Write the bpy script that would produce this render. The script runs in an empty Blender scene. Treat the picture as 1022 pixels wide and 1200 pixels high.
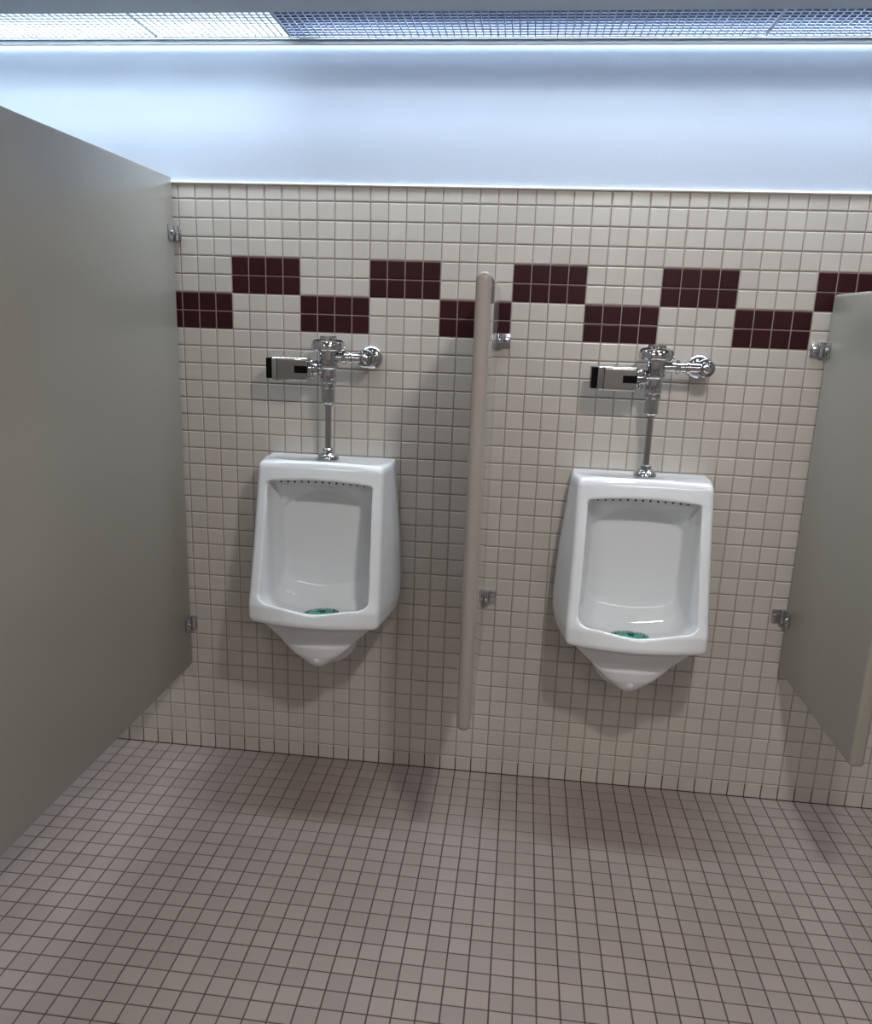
import bpy, bmesh, math
from mathutils import Matrix, Vector

# ---------------------------------------------------------------- camera, light, exposure
scene = bpy.context.scene
P = 0.0508                       # wall tile pitch
COL = bpy.data.collections.new('restroom'); scene.collection.children.link(COL)

cd = bpy.data.cameras.new('camera'); cam = bpy.data.objects.new('camera', cd); COL.objects.link(cam)
cd.sensor_fit = 'HORIZONTAL'; cd.sensor_width = 36.0; cd.lens = 908.0/1022.0*36.0
cd.clip_start = 0.02
Rm = Matrix.Rotation(0.1044, 3, 'Z') @ Matrix.Rotation(1.3314, 3, 'X') @ Matrix.Rotation(0.0349, 3, 'Z')
cam.matrix_world = Matrix.Translation((16.864*P, -44.546*P, 27.964*P)) @ Rm.to_4x4()
scene.camera = cam

world = bpy.data.worlds.new('world'); scene.world = world; world.use_nodes = True
world.node_tree.nodes['Background'].inputs[0].default_value = (0.5, 0.55, 0.6, 1)
world.node_tree.nodes['Background'].inputs[1].default_value = 0.0

vs = scene.view_settings
vs.view_transform = 'Standard'; vs.look = 'None'; vs.gamma = 1.0; vs.use_curve_mapping = False
vs.exposure = 0.0

def area(name, loc, rot, sx, sy, e, colr, spread=180):
    l = bpy.data.lights.new(name, 'AREA'); l.shape = 'RECTANGLE'; l.size = sx; l.size_y = sy
    l.energy = e; l.color = colr; l.spread = math.radians(spread)
    o = bpy.data.objects.new(name, l); COL.objects.link(o); o.location = loc; o.rotation_euler = rot
    return o
CEIL = 2.30
# added fill strip behind the rail, brightens the top of the painted wall
area('wall_wash_fill', (0.7, -0.026, 2.205), (math.radians(-14), 0, 0), 3.9, 0.022, 4.0, (0.82, 0.92, 1.0))
# lamps above the louvers
area('louver_lamp_left', (-0.7, -0.135, 2.20), (0, 0, 0), 1.8, 0.11, 37.0, (0.80, 0.90, 1.0))
area('louver_lamp_right', (1.45, -0.135, 2.20), (0, 0, 0), 2.4, 0.11, 46.0, (0.80, 0.90, 1.0))
# ceiling downlights (x, strength)
DOWN = [(-0.75, 2.0), (0.35, 2.5), (1.28, 22.0), (2.45, 2.0)]
for x_, e_ in DOWN:
    l = bpy.data.lights.new('downlight_lamp', 'AREA'); l.shape = 'DISK'; l.size = 0.16; l.energy = e_
    l.color = (1.0, 0.93, 0.90)
    o = bpy.data.objects.new('downlight_lamp', l); COL.objects.link(o); o.location = (x_, -1.62, CEIL-0.012)
# the two long fixtures further back in the room
area('room_fixture_lamp', (-0.7, -3.4, CEIL-0.034), (0, 0, 0), 1.15, 0.25, 12.0, (1.0, 0.95, 0.92))
area('room_fixture_lamp', (1.9, -3.4, CEIL-0.034), (0, 0, 0), 1.15, 0.25, 12.0, (1.0, 0.95, 0.92))

# ---------------------------------------------------------------- materials
def mat(name, colr, rough=0.5, metal=0.0, spec=0.5, coat=0.0, emit=None, estr=0.0, var=None, bump=None, trans=0.0):
    m = bpy.data.materials.new(name); m.use_nodes = True
    nt = m.node_tree; b = nt.nodes['Principled BSDF']
    b.inputs['Base Color'].default_value = (*colr, 1); b.inputs['Roughness'].default_value = rough
    b.inputs['Metallic'].default_value = metal; b.inputs['Specular IOR Level'].default_value = spec
    b.inputs['Coat Weight'].default_value = coat
    b.inputs['Coat Roughness'].default_value = 0.08
    if emit: b.inputs['Emission Color'].default_value = (*emit, 1); b.inputs['Emission Strength'].default_value = estr
    if trans: b.inputs['Transmission Weight'].default_value = trans
    geo = nt.nodes.new('ShaderNodeNewGeometry')
    if var:                                   # (kind, amount, scale)
        kind, amt, sc = var
        if kind == 'tile':
            vm = nt.nodes.new('ShaderNodeVectorMath'); vm.operation = 'DIVIDE'; vm.inputs[1].default_value = sc
            fl = nt.nodes.new('ShaderNodeVectorMath'); fl.operation = 'FLOOR'
            nz = nt.nodes.new('ShaderNodeTexWhiteNoise'); nz.noise_dimensions = '3D'
            nt.links.new(geo.outputs['Position'], vm.inputs[0]); nt.links.new(vm.outputs[0], fl.inputs[0])
            nt.links.new(fl.outputs[0], nz.inputs['Vector']); val = nz.outputs['Value']
        else:
            nz = nt.nodes.new('ShaderNodeTexNoise'); nz.inputs['Scale'].default_value = sc; nz.inputs['Detail'].default_value = 5
            nt.links.new(geo.outputs['Position'], nz.inputs['Vector']); val = nz.outputs['Fac']
        mr = nt.nodes.new('ShaderNodeMapRange'); mr.inputs[3].default_value = 1-amt; mr.inputs[4].default_value = 1+amt
        nt.links.new(val, mr.inputs[0])
        mul = nt.nodes.new('ShaderNodeVectorMath'); mul.operation = 'SCALE'; mul.inputs[0].default_value = colr
        nt.links.new(mr.outputs[0], mul.inputs['Scale']); nt.links.new(mul.outputs[0], b.inputs['Base Color'])
    if bump:
        sc, st = bump
        n2 = nt.nodes.new('ShaderNodeTexNoise'); n2.inputs['Scale'].default_value = sc; n2.inputs['Detail'].default_value = 3
        nt.links.new(geo.outputs['Position'], n2.inputs['Vector'])
        bp = nt.nodes.new('ShaderNodeBump'); bp.inputs['Strength'].default_value = st; bp.inputs['Distance'].default_value = 0.002
        nt.links.new(n2.outputs['Fac'], bp.inputs['Height']); nt.links.new(bp.outputs[0], b.inputs['Normal'])
    return m

ZP = P*1.0074; FP = P*0.933
M_tile = mat('wall_tile', (0.485, 0.458, 0.415), 0.26, var=('tile', 0.045, (P, 1.0, ZP)), bump=(30, 0.10))
M_dark = mat('maroon_tile', (0.030, 0.0055, 0.008), 0.35, spec=0.2, var=('tile', 0.10, (P, 1.0, ZP)))
M_grout = mat('wall_grout', (0.30, 0.25, 0.225), 0.9, var=('noise', 0.25, 9.0))
M_wgrime = mat('wall_grout_grimy', (0.07, 0.05, 0.048), 0.9, var=('noise', 0.4, 14.0))
M_floor = mat('floor_tile', (0.27, 0.226, 0.208), 0.42, spec=0.4, var=('tile', 0.07, (P, FP, 1.0)), bump=(700, 0.35))
M_fgrout = mat('floor_grout', (0.072, 0.050, 0.047), 0.95, var=('noise', 0.35, 6.0))
M_paint = mat('painted_wall', (0.43, 0.495, 0.585), 0.5, bump=(180, 0.15))
M_room = mat('room_paint', (0.26, 0.235, 0.23), 0.7, bump=(180, 0.1))
M_ceil = mat('ceiling_paint', (0.42, 0.43, 0.45), 0.7, bump=(120, 0.1))
M_soffit = mat('soffit_paint', (0.46, 0.52, 0.58), 0.6, bump=(120, 0.1))
M_trim = mat('white_trim', (0.85, 0.86, 0.86), 0.25)
M_panel = mat('partition_panel', (0.285, 0.275, 0.237), 0.30, spec=0.5, bump=(420, 0.06))
M_screen = mat('screen_panel', (0.31, 0.285, 0.265), 0.09, spec=0.6, bump=(420, 0.01))
M_porc = mat('porcelain', (0.67, 0.705, 0.725), 0.10, spec=0.5, coat=0.35)
M_chrome = mat('chrome', (0.62, 0.635, 0.65), 0.07, metal=1.0)
M_satin = mat('satin_steel', (0.38, 0.375, 0.36), 0.30, metal=1.0)
M_bracket = mat('bracket_steel', (0.50, 0.52, 0.55), 0.22, metal=1.0)
M_black = mat('black_plastic', (0.004, 0.004, 0.005), 0.25, spec=0.15)
M_hole = mat('hole_dark', (0.02, 0.018, 0.015), 0.8)
M_teal = mat('teal_vinyl', (0.035, 0.24, 0.19), 0.35)
M_teald = mat('dark_teal', (0.004, 0.035, 0.05), 0.4)
M_rail = mat('rail_aluminium', (0.42, 0.45, 0.47), 0.35, metal=0.7)
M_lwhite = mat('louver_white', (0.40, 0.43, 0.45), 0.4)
M_lblue = mat('louver_blue_reflection', (0.011, 0.019, 0.045), 0.45, spec=0.15)  # blue reflection of the specular louver, put into the base colour
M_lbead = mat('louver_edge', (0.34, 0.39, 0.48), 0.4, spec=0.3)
M_lshade = mat('louver_white_edge_shade', (0.12, 0.14, 0.16), 0.5)  # shade on the down-facing edges of the white blades, painted as darker colour
M_lamp = mat('lamp_glow', (0.9, 0.9, 0.9), 0.4, emit=(0.86, 0.94, 1.0), estr=2.0)
M_lampw = mat('downlight_glow', (0.9, 0.9, 0.9), 0.4, emit=(1.0, 0.95, 0.88), estr=10.0)

# ---------------------------------------------------------------- mesh helpers
def obj(name, bm, m, parent=None, off=(0, 0, 0), smooth=False, angle=35):
    if any(off): bmesh.ops.translate(bm, verts=bm.verts, vec=-Vector(off))
    me = bpy.data.meshes.new(name); bm.to_mesh(me); bm.free()
    for mm in (m if isinstance(m, (list, tuple)) else [m]): me.materials.append(mm)
    if smooth:
        for p_ in me.polygons: p_.use_smooth = True
        if angle: me.set_sharp_from_angle(angle=math.radians(angle))
    o = bpy.data.objects.new(name, me); COL.objects.link(o)
    if parent: o.parent = parent
    return o

def box(bm, x0, x1, y0, y1, z0, z1, bev=0.0, seg=2, mi=0):
    r = bmesh.ops.create_cube(bm, size=1.0)
    vs_ = r['verts']
    for v in vs_:
        v.co = Vector(((x0+x1)/2+v.co.x*(x1-x0), (y0+y1)/2+v.co.y*(y1-y0), (z0+z1)/2+v.co.z*(z1-z0)))
    fs = {f for v in vs_ for f in v.link_faces}
    for f in fs: f.material_index = mi
    if bev:
        es = list({e for v in vs_ for e in v.link_edges})
        bmesh.ops.bevel(bm, geom=es, offset=bev, segments=seg, profile=0.5, affect='EDGES')
    return vs_

def lathe(bm, prof, mtx=Matrix.Identity(4), n=40, hexa=None, mi=0):
    """prof: (radius, height) pairs, axis +Z before mtx; hexa: set of profile indices whose ring is hexagonal"""
    rings = []
    for i, (r, h) in enumerate(prof):
        ring = []
        for k in range(n):
            a = 2*math.pi*k/n; rr = r
            if hexa and i in hexa:
                q = (a+math.pi/6) % (math.pi/3)-math.pi/6; rr = r*math.cos(math.pi/6)/math.cos(q)
            ring.append(bm.verts.new(mtx @ Vector((rr*math.cos(a), rr*math.sin(a), h))))
        rings.append(ring)
    for i in range(len(rings)-1):
        for k in range(n):
            f = bm.faces.new((rings[i][k], rings[i][(k+1) % n], rings[i+1][(k+1) % n], rings[i+1][k])); f.material_index = mi
    f = bm.faces.new(list(reversed(rings[0]))); f.material_index = mi
    f = bm.faces.new(rings[-1]); f.material_index = mi

def axis(loc, direction):
    d = Vector(direction).normalized()
    return Matrix.Translation(loc) @ d.to_track_quat('Z', 'Y').to_matrix().to_4x4()

def empty(name, loc):
    o = bpy.data.objects.new(name, None); COL.objects.link(o); o.location = loc; o.empty_display_size = 0.05
    return o

def tag(o, label, cat, group=None):
    o['label'] = label; o['category'] = cat
    if group: o['group'] = group
    return o

def dup(root, loc, label, group=None):
    r = root.copy(); COL.objects.link(r); r.location = loc; r['label'] = label
    if group: r['group'] = group
    for ch in list(root.children):
        c = ch.copy(); COL.objects.link(c); c.parent = r
        for g in ch.children:
            d = g.copy(); COL.objects.link(d); d.parent = c
    return r

def struct(o): o['kind'] = 'structure'; return o

# ---------------------------------------------------------------- setting
XL, XR, YB = -2.0, 3.2, -4.0
bm = bmesh.new(); box(bm, XL-0.1, XR+0.1, 0.004, 0.12, -0.05, CEIL+0.1)
wall = struct(obj('wall_back', bm, M_paint))

def tiles(bm, u0, u1, v0, v1, pu, pv, gap, inset, depth, place, matidx, vmax=None):
    """each tile: chamfered pad; place(a, b, d) -> Vector, d = height above grout"""
    for i in range(u0, u1):
        for j in range(v0, v1):
            a0, a1 = i*pu+gap/2, (i+1)*pu-gap/2; b0, b1 = j*pv+gap/2, (j+1)*pv-gap/2
            if vmax is not None: b1 = min(b1, vmax)
            mi = matidx(i, j); vv = []
            for ins, d in ((0, 0.0), (inset*0.35, depth*0.75), (inset, depth)):
                vv.append([bm.verts.new(place(x, y, d)) for x, y in ((a0+ins, b0+ins), (a1-ins, b0+ins), (a1-ins, b1-ins), (a0+ins, b1-ins))])
            for r in range(2):
                for k in range(4):
                    f = bm.faces.new((vv[r][k], vv[r][(k+1) % 4], vv[r+1][(k+1) % 4], vv[r+1][k])); f.material_index = mi
            f = bm.faces.new(vv[2]); f.material_index = mi

bm = bmesh.new()
box(bm, XL, XR, 0.0018, 0.004, 0.0, 34*ZP+0.040, mi=2)
bmesh.ops.delete(bm, geom=[], context='VERTS')
def wmat(i, j):
    v = 34-j            # row from the top
    k = i//4
    if 4 <= v < 6 and k % 2 == 0: return 1
    if 6 <= v < 8 and k % 2 == 1: return 1
    return 0
tiles(bm, int(XL/P)+1, int(XR/P), 0, 35, P, ZP, 0.0024, 0.0032, 0.0020, lambda x, z, d: Vector((x, 0.0020-d, z)), wmat, vmax=34*ZP+0.0395)
box(bm, XL, XR, 0.0016, 0.0019, 0.0, ZP*0.92, mi=3)
obj('tile_cladding', bm, [M_tile, M_dark, M_grout, M_wgrime], wall)
bm = bmesh.new(); box(bm, XL, XR, -0.0055, 0.006, 34*ZP+0.040, 34*ZP+0.0475, bev=0.0036, seg=4)
struct(obj('trim_1', bm, M_trim))

bm = bmesh.new()
box(bm, XL, XR, YB, 0.02, -0.06, -0.0014, mi=1)
tiles(bm, int(XL/P)+1, int(XR/P), 0, int(-YB/FP), P, FP, 0.0030, 0.0014, 0.0014, lambda x, w, d: Vector((x, -w+0.001, -0.0014+d)), lambda i, j: 0)
for f in bm.faces: pass
bmesh.ops.recalc_face_normals(bm, faces=bm.faces)
struct(obj('floor', bm, [M_floor, M_fgrout]))

bm = bmesh.new(); box(bm, XL-0.1, XR+0.1, YB-0.1, -0.62, CEIL, CEIL+0.1)
struct(obj('ceiling', bm, M_ceil))
bm = bmesh.new()
box(bm, XL, XR, -0.64, -0.224, 2.134, 2.146)     # underside of the soffit
box(bm, XL, XR, -0.64, -0.62, 2.134, CEIL+0.02)  # its front
struct(obj('trim_2', bm, M_soffit))
for nm, x0, x1 in (('wall_left', XL-0.1, XL), ('wall_right', XR, XR+0.1)):
    bm = bmesh.new(); box(bm, x0, x1, YB, 0.0, -0.05, CEIL+0.1); struct(obj(nm, bm, M_room))
bm = bmesh.new(); box(bm, XL-0.1, XR+0.1, YB-0.1, YB, -0.05, CEIL+0.1); struct(obj('wall_front', bm, M_room))

# ---------------------------------------------------------------- louvered cove light
root = empty('louvered_light_fixture', (0.7, -0.13, 2.134))
tag(root, 'long ceiling light fixture with white and blue egg-crate louvers above the painted wall', 'light fixture')
OFF = (0.7, -0.13, 2.134)
bm = bmesh.new()
box(bm, XL+0.01, XR-0.01, -0.24, 0.0, 2.27, 2.28)
box(bm, XL+0.01, XR-0.01, -0.24, -0.232, 2.147, 2.27)
obj('housing', bm, M_lwhite if False else M_trim, root, OFF)
bm = bmesh.new()
box(bm, XL+0.01, XR-0.01, -0.0555, -0.0485, 2.1165, 2.129, bev=0.001)
box(bm, XL+0.01, XR-0.01, -0.0500, -0.0485, 2.129, 2.168)  # added unseen strip, its height set to block lamp spill onto the wall
obj('rail', bm, M_rail, root, OFF)
bm = bmesh.new(); box(bm, XL+0.01, XR-0.01, -0.0595, -0.0555, 2.1282, 2.1298, bev=0.0004)
obj('lip', bm, M_rail, root, OFF)
CELL = 0.0187
def louver(x0, x1, m, m2):
    bm = bmesh.new(); t = 0.0020; z0, z1 = 2.1352, 2.1455
    n = round((x1-x0)/CELL)
    for k in range(n+1):
        x = x0+0.003+(x1-x0-0.006)*k/n; w = t if 0 < k < n else 0.0022
        box(bm, x-w/2, x+w/2, -0.2235, -0.0570, z0, z1)
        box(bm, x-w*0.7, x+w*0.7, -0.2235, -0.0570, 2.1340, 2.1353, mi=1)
    ny = 9
    for k in range(ny+1):
        y = -0.2235+0.1655*k/ny
        box(bm, x0+0.003, x1-0.003, y-t*0.6, y+t*0.6, z0, z1)
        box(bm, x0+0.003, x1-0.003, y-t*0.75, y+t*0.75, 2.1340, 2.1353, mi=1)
    return obj('louver', bm, [m, m2], root, OFF)
XB = [-1.38, -0.165, 0.2, 1.398, 2.6]
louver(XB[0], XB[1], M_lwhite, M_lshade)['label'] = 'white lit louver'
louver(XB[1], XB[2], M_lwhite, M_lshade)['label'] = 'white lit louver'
louver(XB[2], XB[3], M_lblue, M_lbead)['label'] = 'louver with blue reflection painted in'
louver(XB[3], XB[4], M_lblue, M_lbead)['label'] = 'louver with blue reflection painted in'
for xa, xb_ in ((-1.35, -0.18), (-0.14, 1.1), (1.14, 2.3)):
    bm = bmesh.new(); lathe(bm, [(0.008, 0), (0.013, 0.002), (0.013, xb_-xa-0.002), (0.008, xb_-xa)], axis((xa, -0.135, 2.225), (1, 0, 0)), 20)
    obj('tube', bm, M_trim, root, OFF, smooth=True)

# ---------------------------------------------------------------- ceiling lamps of the room (outside the frame, reflected in the chrome)
bm = bmesh.new(); lathe(bm, [(0.105, 0), (0.105, 0.008), (0.082, 0.011)], axis((0, 0, 0), (0, 0, -1)), 40)
dl = obj('downlight', bm, M_trim, None)
bm = bmesh.new(); lathe(bm, [(0.079, -0.002), (0.079, 0.0112)], axis((0, 0, 0), (0, 0, -1)), 40)
gl = obj('lens', bm, M_lampw, dl)
names = ['round ceiling downlight nearest the tall partition', 'round ceiling downlight in front of the first urinal',
         'bright round ceiling downlight in front of the second urinal', 'round ceiling downlight furthest beyond the short screen']
for k, (x_, e_) in enumerate(DOWN):
    o = dl if k == 0 else dup(dl, (0, 0, 0), '')
    o.location = (x_, -1.62, CEIL); tag(o, names[k], 'light', 'recessed downlights in the ceiling')
for x_, nm in ((-0.7, 'long ceiling panel light behind the camera on the partition side'), (1.9, 'long ceiling panel light behind the camera on the screen side')):
    bm = bmesh.new(); box(bm, -0.62, 0.62, -0.15, 0.15, -0.03, 0, bev=0.004)
    o = obj('ceiling_panel_light', bm, M_trim); o.location = (x_, -3.4, CEIL); tag(o, nm, 'light', 'ceiling panel lights')
    bm = bmesh.new(); box(bm, -0.58, 0.58, -0.125, 0.125, -0.033, -0.029); obj('diffuser', bm, M_lampw, o)

# ---------------------------------------------------------------- partitions
def bracket(parent, off, px_, side, z, leg=0.036):
    """angle bracket: wall leg + panel leg on the face x=px_, side=+1 leg on the +x face, -1 on the -x face"""
    bm = bmesh.new(); h = 0.020; t = 0.0035
    x0, x1 = sorted((px_, px_+side*leg))
    box(bm, x0, x1, -0.0062, -0.0005, z-h, z+h, bev=0.0012)
    x0, x1 = sorted((px_, px_+side*t*1.4))
    box(bm, x0, x1, -0.052, -0.002, z-h, z+h, bev=0.0012)
    x0, x1 = sorted((px_, px_+side*0.012))
    lathe(bm, [(0.007, -h), (0.007, h)], Matrix.Translation((px_+side*0.008, -0.010, z)), 16)
    b = obj('bracket', bm, M_bracket, parent, off, smooth=True, angle=30)
    bm = bmesh.new()
    lathe(bm, [(0.0065, 0), (0.0065, 0.002), (0.004, 0.0045)], axis((px_+side*(leg-0.010), -0.006, z), (0, -1, 0)), 20)
    s = obj('screw', bm, M_chrome, b, off, smooth=True)
    bm = bmesh.new()
    lathe(bm, [(0.0065, 0), (0.0065, 0.003), (0.004, 0.0055)], axis((px_+side*t*1.3, -0.036, z), (side, 0, 0)), 20)
    s = obj('screw', bm, M_chrome, b, off, smooth=True)
    return b

def panel(name, xc, th, yfar, z0, z1, bev, seg, m, label, cat, bz, bside, skew=0.0, gap=0.012, leg=0.036):
    e = empty(name, (xc, 0, z0)); tag(e, label, cat)
    bm = bmesh.new(); box(bm, xc-th/2, xc+th/2, yfar, -gap, z0, z1, bev=bev, seg=seg)
    if skew:
        for v in bm.verts: v.co.x += skew*(v.co.y/yfar)
    obj('panel', bm, m, e, (xc, 0, z0), smooth=True, angle=50)
    for z in bz: bracket(e, (xc, 0, z0), xc+bside*th/2, bside, z, leg)
    return e
panel('stall_partition', -0.180, 0.032, -1.75, 0.309, 1.796, 0.004, 3, M_panel,
      'tall wide greenish grey stall partition beside the left urinal', 'partition', (1.645, 0.452), 1, leg=0.018)
panel('urinal_screen', 0.762, 0.034, -0.56, 0.455, 1.53, 0.0155, 6, M_screen,
      'narrow grey urinal screen seen edge-on between the two urinals', 'urinal screen', (1.378, 0.608), 1)
panel('urinal_screen', 1.684, 0.034, -0.545, 0.445, 1.53, 0.010, 5, M_panel,
      'greenish grey urinal screen to the right of the right-hand urinal', 'urinal screen', (1.384, 0.612), -1)

# ---------------------------------------------------------------- urinal
def loft(bm, rings):
    vr = [[bm.verts.new(p) for p in r] for r in rings]; n = len(vr[0])
    for i in range(len(vr)-1):
        for k in range(n):
            bm.faces.new((vr[i][k], vr[i][(k+1) % n], vr[i+1][(k+1) % n], vr[i+1][k]))
    bm.faces.new(list(reversed(vr[0]))); bm.faces.new(vr[-1])
    bmesh.ops.recalc_face_normals(bm, faces=bm.faces)

def shell_ring(z, hb, hm, hf, ds, dc, crown=0.0):
    half = [(hb, 0.0), (hb+(hm-hb)*0.75, -0.03), (hm, -0.065)]
    steps = 6
    ym = -(ds-0.016)
    for k in range(1, steps):
        t = k/steps; half.append((hm+(hf-hm)*t**1.3, -0.065+(ym+0.065)*t))
    half.append((hf, ym)); half.append((hf-0.003, -(ds-0.007))); half.append((hf-0.010, -(ds-0.001)))
    for s in (0.8, 0.6, 0.4, 0.2):
        x = (hf-0.010)*s; half.append((x, -(ds+(dc-ds)*(1-s*s))))
    pts = [(x, y) for x, y in half] + [(0.0, -dc)] + [(-x, y) for x, y in reversed(half)]
    return [Vector((x, y, z+crown*(1-(x/max(hb, 0.01))**2)*(-y/max(dc, 0.01)))) for x, y in pts]

SH = [(1.022, .187, .187, .170, .143, .147, .007), (1.017, .191, .192, .180, .153, .157, .006), (1.006, .192, .195, .183, .158, .162, .004),
      (.95, .196, .201, .184, .169, .175, 0), (.80, .208, .216, .187, .202, .212, 0), (.66, .214, .223, .191, .234, .254, 0),
      (.62, .214, .222, .192, .246, .272, 0), (.583, .209, .216, .191, .250, .281, 0), (.573, .202, .208, .187, .249, .278, 0),
      (.568, .188, .194, .177, .238, .264, 0), (.562, .156, .168, .168, .218, .242, 0), (.535, .130, .142, .143, .209, .228, 0), (.507, .104, .114, .116, .200, .213, 0), (.490, .088, .098, .099, .206, .220, 0),
      (.460, .058, .066, .068, .206, .214, 0), (.430, .028, .033, .033, .196, .202, 0), (.417, .016, .020, .020, .184, .189, 0)]
bm = bmesh.new(); loft(bm, [shell_ring(*s) for s in SH]); body_me = bpy.data.meshes.new('b'); bm.to_mesh(body_me); bm.free()

def cav_ring(d, w, zs, zt, zb, zbs, r):
    pts = []
    N = 16
    for k in range(N+1):
        x = -w+2*w*k/N; pts.append((x, zs+(zt-zs)*(1-(x/w)**2)))
    for k in range(1, 8):
        pts.append((w, zs+(zbs+r-zs)*k/8))
    s0 = 1-r/w
    for k in range(0, 41):
        a = math.pi*k/40; s = math.cos(a); q = abs(s)
        z = zb+(zbs-zb)*q**1.35
        if q > s0: z += r*(1-math.sqrt(max(0, 1-((q-s0)/(1-s0))**2)))
        pts.append((s*w, z))
    for k in range(1, 8):
        pts.append((-w, zbs+r+(zs-zbs-r)*k/8))
    return [Vector((x, -d, z)) for x, z in pts]
CV = [(.40, .162, .966, .976, .620, .650, .028), (.262, .161, .966, .976, .612, .642, .028), (.245, .160, .966, .975, .604, .630, .030),
      (.230, .158, .966, .975, .585, .612, .036), (.205, .155, .966, .975, .574, .600, .040), (.165, .151, .966, .974, .570, .594, .045),
      (.135, .147, .964, .972, .572, .595, .045), (.128, .145, .960, .969, .574, .598, .045), (.104, .138, .922, .951, .594, .613, .045),
      (.082, .131, .880, .936, .636, .652, .042), (.079, .130, .877, .934, .650, .662, .040), (.074, .126, .876, .933, .70, .71, .035)]
bm = bmesh.new(); loft(bm, [cav_ring(*c) for c in CV]); cav_me = bpy.data.meshes.new('c'); bm.to_mesh(cav_me); bm.free()
bm = bmesh.new(); bmesh.ops.create_uvsphere(bm, u_segments=32, v_segments=20, radius=1.0)
for v in bm.verts: v.co = Vector((v.co.x*0.094, -0.062+v.co.y*0.060, 0.466+v.co.z*0.088))
trap_me = bpy.data.meshes.new('t'); bm.to_mesh(trap_me); bm.free()
tb = [bpy.data.objects.new('tmp', me) for me in (body_me, cav_me, trap_me)]
for o in tb: scene.collection.objects.link(o)
m1 = tb[0].modifiers.new('u', 'BOOLEAN'); m1.operation = 'UNION'; m1.object = tb[2]; m1.solver = 'EXACT'
m2 = tb[0].modifiers.new('d', 'BOOLEAN'); m2.operation = 'DIFFERENCE'; m2.object = tb[1]; m2.solver = 'EXACT'
m3 = tb[0].modifiers.new('r', 'REMESH'); m3.mode = 'VOXEL'; m3.voxel_size = 0.0032
m4 = tb[0].modifiers.new('s', 'SMOOTH'); m4.factor = 0.5; m4.iterations = 9
dg = bpy.context.evaluated_depsgraph_get(); dg.update()
ume = bpy.data.meshes.new_from_object(tb[0].evaluated_get(dg)); ume.name = 'urinal_body'
for o in tb: bpy.data.objects.remove(o)
for p_ in ume.polygons: p_.use_smooth = True
ume.materials.clear(); ume.materials.append(M_porc)

UX = (0.303, 1.205)
UZ = 0.372
ume.transform(Matrix.Translation((0, 0, -UZ)))
u0 = empty('urinal', (UX[0], 0, UZ))
tag(u0, 'white porcelain wall urinal on the left, between the tall partition and the narrow screen', 'urinal', 'white porcelain wall urinals')
bo = bpy.data.objects.new('basin', ume); COL.objects.link(bo); bo.parent = u0
bm = bmesh.new(); lathe(bm, [(0.0115, -0.004), (0.0115, 0.0025), (0.009, 0.006), (0.003, 0.0075)], axis((0.001, -0.205, 0.448), (0, -1, -0.12)), 28)
obj('bolt_cap', bm, M_porc, u0, (0, 0, UZ), smooth=True)
for k in range(13):
    x = -0.122+0.244*k/12
    zz = 0.9695-0.0035*abs(x/0.12)**2
    bm = bmesh.new(); lathe(bm, [(0.0026, -0.003), (0.0026, 0.0011)], axis((x, -0.1315+0.0, zz-0.006), (0, -0.75, -0.65)), 12)
    obj('rinse_hole', bm, M_hole, u0, (0, 0, UZ))
u1 = dup(u0, (UX[1], 0, UZ), 'white porcelain wall urinal on the right, between the two urinal screens', 'white porcelain wall urinals')

# deodorizer screens in the bowls
def deodorizer(cx, rotz, lab):
    e = empty('urinal_deodorizer', (cx, -0.170, 0.5745)); e.rotation_euler = (math.radians(-4), 0, rotz)
    tag(e, lab, 'deodorizer', 'teal deodorizer mats in the urinal bowls')
    bm = bmesh.new(); n = 72; rings = []
    for q, (r, h) in enumerate([(0.0, 0.016), (0.012, 0.0156), (0.024, 0.0135), (0.036, 0.009), (0.046, 0.005), (0.055, 0.003), (0.0555, 0.001)]):
        if r == 0: rings.append([bm.verts.new((0, 0, h))]); continue
        ring = []
        for k in range(n):
            a = 2*math.pi*k/n; rr = 0.9*r*(1+0.035*math.cos(3*a)*(r/0.055)); ring.append(bm.verts.new((rr*math.cos(a)*1.05, rr*math.sin(a)*0.78, h)))
        rings.append(ring)
    for k in range(n): bm.faces.new((rings[0][0], rings[1][k], rings[1][(k+1) % n]))
    for i in range(1, len(rings)-1):
        for k in range(n): bm.faces.new((rings[i][k], rings[i+1][k], rings[i+1][(k+1) % n], rings[i][(k+1) % n]))
    bm.faces.new(rings[-1]); bmesh.ops.recalc_face_normals(bm, faces=bm.faces)
    obj('mat', bm, M_teal, e, smooth=True)
    bm = bmesh.new()
    for k in range(40):                                   # splash bristles round the rim
        a = 2*math.pi*k/40
        for r in (0.040, 0.049):
            lathe(bm, [(0.0011, 0), (0.0008, 0.0065)], Matrix.Translation((r*1.05*math.cos(a+r*40), r*0.75*math.sin(a+r*40), 0.003 if r > .045 else 0.006)), 6)
    b_ = obj('bristles', bm, M_teal, e); b_['kind'] = 'stuff'
    bm = bmesh.new(); top = []; bot = []
    for k in range(12):
        a = 2*math.pi*k/12; r = 0.013 if k % 2 == 0 else 0.0055
        top.append(bm.verts.new((r*math.cos(a), -0.010+r*math.sin(a), 0.0168))); bot.append(bm.verts.new((r*math.cos(a), -0.010+r*math.sin(a), 0.010)))
    bm.faces.new(top); bm.faces.new(list(reversed(bot)))
    for k in range(12): bm.faces.new((bot[k], bot[(k+1) % 12], top[(k+1) % 12], top[k]))
    obj('star', bm, M_teald, e)
deodorizer(UX[0]+0.005, 0.5, 'teal deodorizer mat in the bowl of the left urinal')
deodorizer(UX[1]-0.006, 0.0, 'teal deodorizer mat in the bowl of the right urinal')

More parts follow.
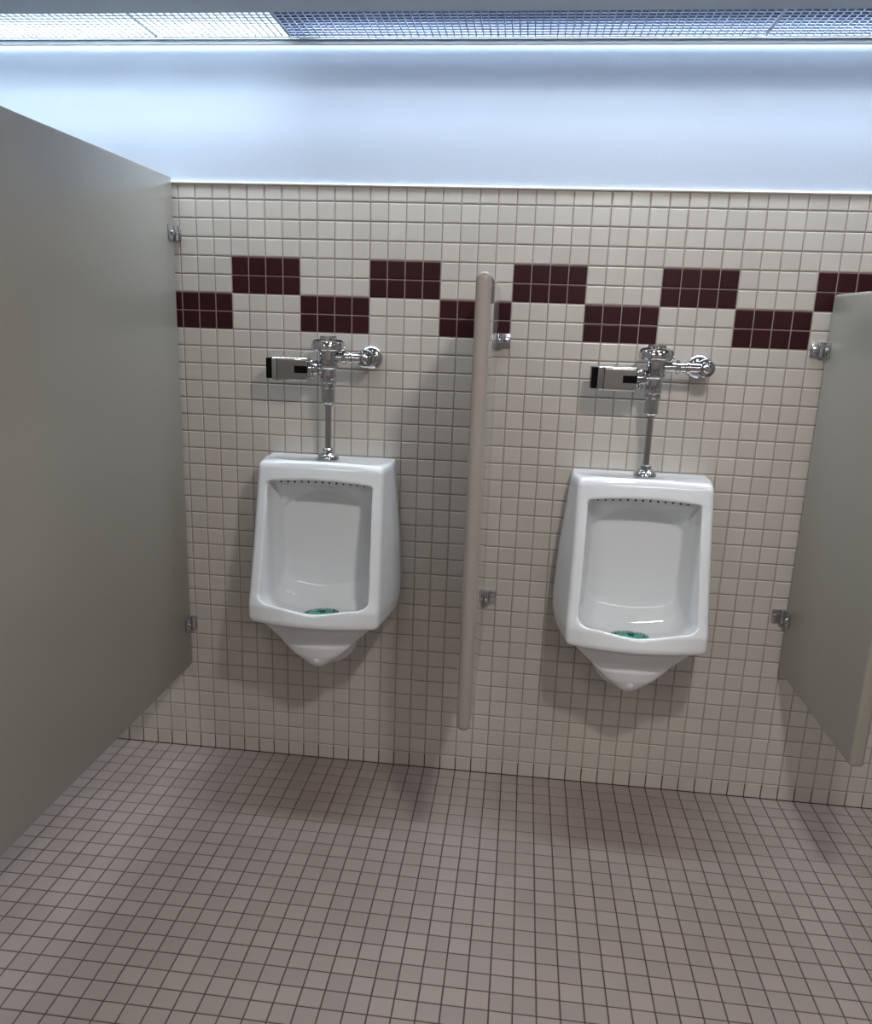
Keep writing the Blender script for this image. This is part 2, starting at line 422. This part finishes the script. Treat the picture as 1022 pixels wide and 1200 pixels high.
# ---------------------------------------------------------------- flush valve
VD = -0.085; VX = 0.005
def valve(cx, lab, dxs=0.0, dz=0.0):
    e = empty('flush_valve', (cx, VD, 1.022)); tag(e, lab, 'flush valve', 'chrome flush valves above the urinals')
    O = (0, VD, 1.022)
    T = lambda z: Matrix.Translation((VX, VD, z))
    def part(name, prof, mtx, m=M_chrome, n=40, hexa=None, parent=None, ang=35):
        bm = bmesh.new(); lathe(bm, prof, mtx, n, hexa); bmesh.ops.recalc_face_normals(bm, faces=bm.faces)
        return obj(name, bm, m, parent or e, O, smooth=True, angle=ang)
    part('spud_flange', [(0.029, 0), (0.0315, 0.003), (0.031, 0.009), (0.026, 0.016), (0.019, 0.020), (0.018, 0.022)], T(1.0235))
    part('spud_nut', [(0.0175, 0), (0.0175, 0.010), (0.0125, 0.013)], T(1.045), hexa={0, 1})
    part('flush_tube', [(0.0095, 0), (0.0095, 0.130)], T(1.056))
    part('tube_collar', [(0.010, 0), (0.0135, 0.002), (0.0135, 0.006), (0.010, 0.008)], T(1.178+dz))
    part('vacuum_breaker', [(0.013, 0), (0.0195, 0.006), (0.0195, 0.048)], T(1.184+dz))
    part('coupling_nut', [(0.019, 0), (0.0235, 0.003), (0.0235, 0.010), (0.0215, 0.012), (0.0215, 0.015), (0.0235, 0.017), (0.0235, 0.026), (0.019, 0.029)], T(1.229+dz), hexa={1, 2})
    part('valve_body', [(0.0225, 0), (0.0225, 0.026), (0.025, 0.030), (0.0285, 0.034), (0.0285, 0.040), (0.0255, 0.043), (0.0255, 0.068), (0.029, 0.074), (0.029, 0.080)], T(1.254+dz))
    cap = part('cap', [(0.036, 0), (0.044, 0.002), (0.0475, 0.006), (0.0480, 0.018), (0.0450, 0.027), (0.037, 0.032), (0.026, 0.0335), (0.0245, 0.0338), (0.024, 0.040), (0.021, 0.042)], T(1.332+dz))
    # outlet to the stop
    zc = 1.316+dz; sx = 0.112+dxs; L = sx-0.018-VX
    part('inlet_pipe', [(0.0135, 0), (0.0135, L)], axis((VX+0.018, VD, zc), (1, 0, 0)))
    part('pipe_nut', [(0.015, 0), (0.0185, 0.002), (0.0185, 0.010), (0.015, 0.012)], axis((VX+0.040+dxs*0.5, VD, zc), (1, 0, 0)), hexa={1, 2})
    part('pipe_nut', [(0.013, 0), (0.017, 0.002), (0.017, 0.008), (0.013, 0.010)], axis((VX+0.060+dxs*0.8, VD, zc), (1, 0, 0)))
    part('supply_pipe', [(0.0165, 0), (0.0165, 0.050)], axis((sx, -0.010, zc), (0, -1, 0)))
    part('wall_flange', [(0.034, 0), (0.0345, 0.004), (0.032, 0.009), (0.024, 0.014), (0.018, 0.016)], axis((sx, -0.0005, zc), (0, -1, 0)))
    st = part('stop_valve', [(0.020, 0), (0.0215, 0.004), (0.0215, 0.028), (0.024, 0.032), (0.024, 0.046), (0.0215, 0.048), (0.0175, 0.0455), (0.0165, 0.0455), (0.0160, 0.053), (0.0130, 0.055), (0.0120, 0.0535), (0.008, 0.060), (0.0075, 0.0605)], axis((sx, -0.046, zc), (0, -1, 0)))
    part('screw', [(0.0045, 0), (0.0035, 0.003)], axis((sx, -0.1062, zc), (0, -1, 0)), M_satin, 16, parent=st)
    # sensor box
    x0, x1 = -0.150, -0.045; z0, z1 = 1.249+dz, 1.313+dz; y0, y1 = -0.122, -0.066
    bm = bmesh.new(); box(bm, x0, x1, y0, y1, z0, z1, bev=0.006, seg=4)
    sb = obj('sensor_box', bm, M_chrome, e, O, smooth=True, angle=40)
    bm = bmesh.new(); box(bm, x0+0.019, x1-0.004, y0-0.0012, y0+0.003, z0+0.007, z1-0.006, bev=0.001)
    obj('front_plate', bm, M_satin, sb, O)
    bm = bmesh.new(); box(bm, x1-0.038, x1-0.001, y0-0.0022, y0+0.003, z0+0.022, z0+0.042, bev=0.0008)
    obj('sensor_window', bm, M_black, sb, O)
    bm = bmesh.new(); box(bm, x0-0.016, x0+0.001, y0+0.003, y1-0.003, z0+0.004, z1-0.003, bev=0.002)
    obj('end_cap', bm, M_black, sb, O)
    bm = bmesh.new(); box(bm, x0+0.0165, x0+0.0178, y0-0.0006, y1, z0+0.001, z1-0.001)
    obj('seam', bm, M_black, sb, O)
    # clamp between the box and the body: two rings and screws
    zm = (z0+z1)/2
    part('sensor_clamp', [(0.020, 0), (0.026, 0.002), (0.026, 0.010), (0.021, 0.012), (0.021, 0.016), (0.0235, 0.018), (0.0235, 0.026), (0.014, 0.030), (0.014, 0.040)], axis((x1-0.003, -0.092, zm+0.002), (1, 0.06, 0)), hexa={5, 6})
    for dz_ in (-0.017, 0.019):
        part('screw', [(0.0075, 0), (0.0075, 0.006), (0.005, 0.009)], axis((x1+0.010, -0.114, zm+dz_), (0, -1, 0)), n=20)
    return e
valve(UX[0], 'chrome sensor flush valve above the left urinal')
valve(UX[1], 'chrome sensor flush valve above the right urinal', dxs=0.024, dz=0.010)
